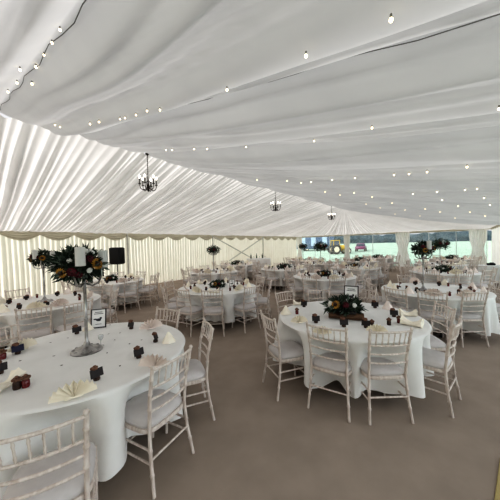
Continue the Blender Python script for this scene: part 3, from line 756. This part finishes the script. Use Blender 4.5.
# ------------------------------------------------------------------ speaker
sp=CF(-133/F*9.2,9.2)
st=empty('speaker_stand',sp,YAW-PI/2)
mb=MB(); mb.tube([(0,0,.25),(0,0,1.16)],.018,8); mb.build('pole','blackmetal',st)
mb=MB(); mb.lathe([(.03,.60),(.035,.62),(.035,.68),(.03,.70)],10); mb.build('collar','blackmetal',st)
for i in range(3):
    a=2*PI*i/3+.4; mb=MB(); mb.tube([(0,0,.65),(.42*math.cos(a),.42*math.sin(a),.015)],.013,6); mb.build('leg','blackmetal',st)
tag(st,'black tripod stand carrying the speaker by the left wall','speaker stand')
sk=empty('speaker',sp+Vector((0,0,1.16)),YAW-PI/2+rad(-10))
mb=MB(); mb.box((0,0,.31),(.42,.34,.62),bev=.04); mb.build('cabinet','speaker',sk)
mb=MB(); mb.box((0,-.172,.31),(.38,.012,.58),bev=.005); mb.build('grille','grille',sk)
tag(sk,'black loudspeaker on a stand against the cream left wall','speaker')
# ------------------------------------------------------------------ tall bar table with cloth, bottles, glasses
bp=CF(.5,15.0); rz=YAW-PI/2+rad(20)
def boxcloth(w,d,h,hem,m='cloth'):
    mb=MB(); n=96; V=[(0,0,h)];Fc=[]
    rows=[(.98,0),(1.0,-.01),(1.01,-.06),(1.02,-.3),(1.03,-.6),(1.04,hem-h)]
    for s,dz in rows:
        for i in range(n):
            a=2*PI*i/n; c_,s_=math.cos(a),math.sin(a); m_=max(abs(c_),abs(s_)); x=c_/m_*w/2; y=s_/m_*d/2
            f=min(1,-dz/.5)*.025*math.sin(a*17+math.sin(3*a)*2)
            V.append((x*s+c_*f,y*s+s_*f,h+dz))
    for i in range(n): Fc.append((0,1+i,1+(i+1)%n))
    for j in range(len(rows)-1):
        for i in range(n): a=1+j*n+i; b=1+j*n+(i+1)%n; Fc.append((a,a+n,b+n,b))
    mb.add(V,Fc); return mb.mesh('tablecloth',m)
def rtable(name,pos,rz,w,d,h,label,cat):
    r=empty(name,pos,rz); mb=MB(); mb.box((0,0,h-.02),(w-.04,d-.04,.03),bev=.008); mb.build('tabletop','wood',r)
    for sx in(-1,1):
        for sy in(-1,1):
            mb=MB(); mb.tube([(sx*(w/2-.08),sy*(d/2-.08),h-.03),(sx*(w/2-.07),sy*(d/2-.07),0)],.015,6); mb.build('leg','blackmetal',r)
    tag(r,label,cat)
rtable('bar_table',bp,rz,1.25,.75,.93,'tall rectangular bar table under white cloth at the back','table')
o=mkobj('tablecloth',boxcloth(1.25,.75,.94,.10)); o.location=bp; o.rotation_euler=(0,0,rz); tag(o,'white cloth on the tall rectangular bar table','tablecloth')
mb=MB(); mb.lathe([(.03,0),(.036,.005),(.036,.17),(.014,.22),(.013,.28),(.015,.29)],10); BT=Proto('bottle',[('b',mb.mesh('bottle','bottle'),[])])
for i in range(6):
    pr=(BT if i%2==0 else GL); q=bp+CF(-.45+.17*i,-.05+.07*(i%3),.94)
    pr.put(q,0,['green bottle','stemmed glass'][i%2]+' standing on the tall bar table, '+['leftmost','second from left','third from left','third from right','second from right','rightmost'][i],['bottle','glass'][i%2],'drinks on the bar table')
# side table at the far right
sp=CF((491-250)/F*9.6,9.6); rz=YAW-PI/2+rad(-35)
rtable('side_table',sp,rz,.8,.6,.74,'small square table under white cloth by the right curtain','table')
o=mkobj('tablecloth',boxcloth(.8,.6,.75,.12)); o.location=sp; o.rotation_euler=(0,0,rz); tag(o,'white cloth on the small table at right frame edge','tablecloth')
mb=MB(); mb.box((0,0,.04),(.24,.16,.08),bev=.015); mb.box((.02,0,.09),(.12,.08,.03),bev=.01); o=mb.build('black_case','speaker'); o.location=sp+Vector((0,0,.75)); o.rotation_euler=(0,0,rz); tag(o,'small black case on the small right edge table','case')
# pale yellow edging bottom right
e0=P(491,500,0);e1=P(497,460,0)
mb=MB(); d=(e1-e0); L=d.length; 
mb.box((0,.0,.004),(.35,L*2.2,.008),bev=.003); o=mb.build('floor_mat','matyellow'); ang=math.atan2(d.y,d.x); o.rotation_euler=(0,0,ang-PI/2)
o.location=e0+Vector((math.sin(ang),-math.cos(ang),0))*.19+Vector((0,0,.001)); tag(o,'dull yellow mat edge at the bottom right corner','mat')
# ------------------------------------------------------------------ chandeliers
def chandelier_spec():
    mb=MB(); mb.lathe([(.02,0),(.045,-.005),(.05,-.02),(.02,-.04),(.006,-.05)][::-1],12); cr=mb.mesh('ceiling_rose','wrought')
    mb=MB()
    mb.tube([(0,0,-.04),(0,0,-.42)],.006,6)
    for i in range(9): 
        z=-.07-.038*i; pts=[(.012*math.cos(t),0,z+.02*math.sin(t)) if i%2 else (0,.012*math.cos(t),z+.02*math.sin(t)) for t in[2*PI*k/10 for k in range(10)]]; mb.tube(pts,.003,5,closed=True)
    chn=mb.mesh('chain','wrought')
    mb=MB(); mb.lathe([(.006,-.70),(.02,-.69),(.03,-.665),(.018,-.64),(.035,-.60),(.03,-.57),(.012,-.54),(.018,-.48),(.01,-.42)],14); bd=mb.mesh('central_column','wrought')
    spec=[('ceiling_rose',cr,[]),('chain',chn,[]),('central_column',bd,[])]
    for i in range(6):
        a=2*PI*i/6+.3; c,s=math.cos(a),math.sin(a); mb=MB()
        pts=[(c*r,s*r,z) for r,z in((.015,-.60),(.06,-.655),(.12,-.675),(.175,-.65),(.195,-.60),(.195,-.575))]; mb.tube(pts,.008,6)
        mb.tube([(c*r,s*r,z) for r,z in((.02,-.50),(.06,-.53),(.08,-.59),(.05,-.62))],.005,5)
        mb.lathe([(.008,-.58),(.030,-.575),(.034,-.565),(.012,-.56)],10,(c*.195,s*.195,0)); arm=mb.mesh('arm','wrought')
        mb=MB(); mb.lathe([(.013,-.565),(.013,-.475),(.006,-.47)],8,(c*.195,s*.195,0)); cs=mb.mesh('candle_sleeve','wrought')
        mb=MB(); mb.ball((c*.195,s*.195,-.445),.019,8,6,(1,1,1.6)); bl=mb.mesh('candle_bulb','cbulb')
        spec.append(('arm',arm,[('candle_sleeve',cs,[]),('candle_bulb',bl,[])]))
    return spec
CHD=Proto('chandelier',chandelier_spec())
for px,l in((148,'nearest dark bronze candle chandelier hanging from the ridge at left'),(275,'middle dark bronze chandelier hanging from the marquee ridge'),(331,'farthest smallest bronze chandelier hanging near the hip apex')):
    d=ray(px,180); t=YR/d.y; X=d.x*t
    CHD.put((X,YR,ZR-.02),.3*px,l,'chandelier','chandeliers along the ridge').scale=(.84,.84,1.15)
# ------------------------------------------------------------------ fairy lights on the near slope
mb=MB(); mb.ball((0,0,0),.0085,8,6,(1,1,1.25)); bb=mb.mesh('bulb','bulb')
mb=MB(); mb.lathe([(.004,.009),(.005,.011),(.005,.022),(.003,.026)],8); bc=mb.mesh('bulb_cap','bulbbase')
FB=Proto('string_light',[('bulb',bb,[('bulb_cap',bc,[])])])
def hit_near(px,py):
    d=ray(px,py)
    t=.3
    while t<30:
        p=O+d*t
        if p.y<YN or p.y>YR or p.x>XH: return None
        if p.z>near_z(p.x,p.y)-.035: return p
        t+=.01
    return None
meas={'over the nearest left roof seam':[(8,92),(20,70),(36,67),(32,84),(44,55),(52,43),(60,30),(17,83)],
 'on the long seam sweeping to the top right':[(55,125),(60,127),(90,124),(99,122),(120,119),(125,118),(136,115),(147,111),(160,110),(227,90),(306,56),(391,20)],
 'on the seam crossing the middle of the roof':[(166,150),(172,150),(194,149),(207,149),(246,147),(314,141),(372,128),(499,109)],
 'on the seams over the far right tables':[(257,180),(287,181),(301,183),(311,182),(332,180),(355,178),(394,175),(409,174),(427,172),(467,167),(354,193),(372,197),(392,203),(413,194),(437,192),(442,200),(465,190),(477,189),(484,198),(490,205),(458,206),(425,209),(440,212),(470,212),(405,210),(395,214),(420,216),(380,208),(455,218),(485,216),(366,204),(340,195),(325,192)]}
for k_,pts in meas.items():
    for px,py in pts:
        p=hit_near(px,py)
        if p is None: continue
        FB.put(p,0,'tiny warm string light bulb '+k_,'string light','warm bulbs '+k_,scale=.8 if p.length<4 else 1.05)
for i,X in enumerate((.45,1.4,2.55,4.55,6.5,8.5)):
    mb=MB(); pts=[]
    for j in range(31):
        Y=YR-.05+(YN+.1-YR)*j/30; pts.append((X+.015*math.sin(j*1.7),Y,min(near_z(X-.02,Y),near_z(X,Y),near_z(X+.02,Y))-.012))
    mb.tube(pts,.0025 if X<3 else .004,5)
    o=mb.build('light_cord','cord'); tag(o,'thin grey light cord along the '+['nearest','second nearest','third nearest','fourth nearest','fifth nearest','sixth nearest'][i]+' roof seam','cord','cords of the string lights')
# ------------------------------------------------------------------ light
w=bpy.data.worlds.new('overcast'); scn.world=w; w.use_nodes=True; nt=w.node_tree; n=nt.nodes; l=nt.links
bg=n['Background']; tc=n.new('ShaderNodeTexCoord'); sx=n.new('ShaderNodeSeparateXYZ'); rp=n.new('ShaderNodeValToRGB')
rp.color_ramp.elements[0].position=.45; rp.color_ramp.elements[0].color=(.90,.905,.94,1); rp.color_ramp.elements[1].position=1; rp.color_ramp.elements[1].color=(1,1,1,1)
ma=n.new('ShaderNodeMapRange'); ma.inputs[1].default_value=-1; l.new(tc.outputs['Generated'],sx.inputs[0]); l.new(sx.outputs[2],ma.inputs[0]); l.new(ma.outputs[0],rp.inputs[0]); l.new(rp.outputs[0],bg.inputs[0]); 
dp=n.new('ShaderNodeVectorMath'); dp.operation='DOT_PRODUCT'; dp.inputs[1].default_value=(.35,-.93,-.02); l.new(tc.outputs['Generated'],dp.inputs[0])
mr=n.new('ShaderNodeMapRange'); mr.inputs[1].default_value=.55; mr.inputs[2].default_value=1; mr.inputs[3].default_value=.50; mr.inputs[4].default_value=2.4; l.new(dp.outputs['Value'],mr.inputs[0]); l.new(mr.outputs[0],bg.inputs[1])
s=bpy.data.lights.new('sun','SUN'); s.energy=3.5; s.angle=rad(22); s.color=(1,.955,.95); so=bpy.data.objects.new('sun',s); C.objects.link(so)
so.rotation_euler=Vector((-.86,.30,.42)).to_track_quat('Z','Y').to_euler()
scn.view_settings.view_transform='Standard'; scn.view_settings.look='High Contrast'; scn.view_settings.exposure=.42
scn.cycles.max_bounces=8; scn.cycles.diffuse_bounces=5; scn.cycles.transparent_max_bounces=12
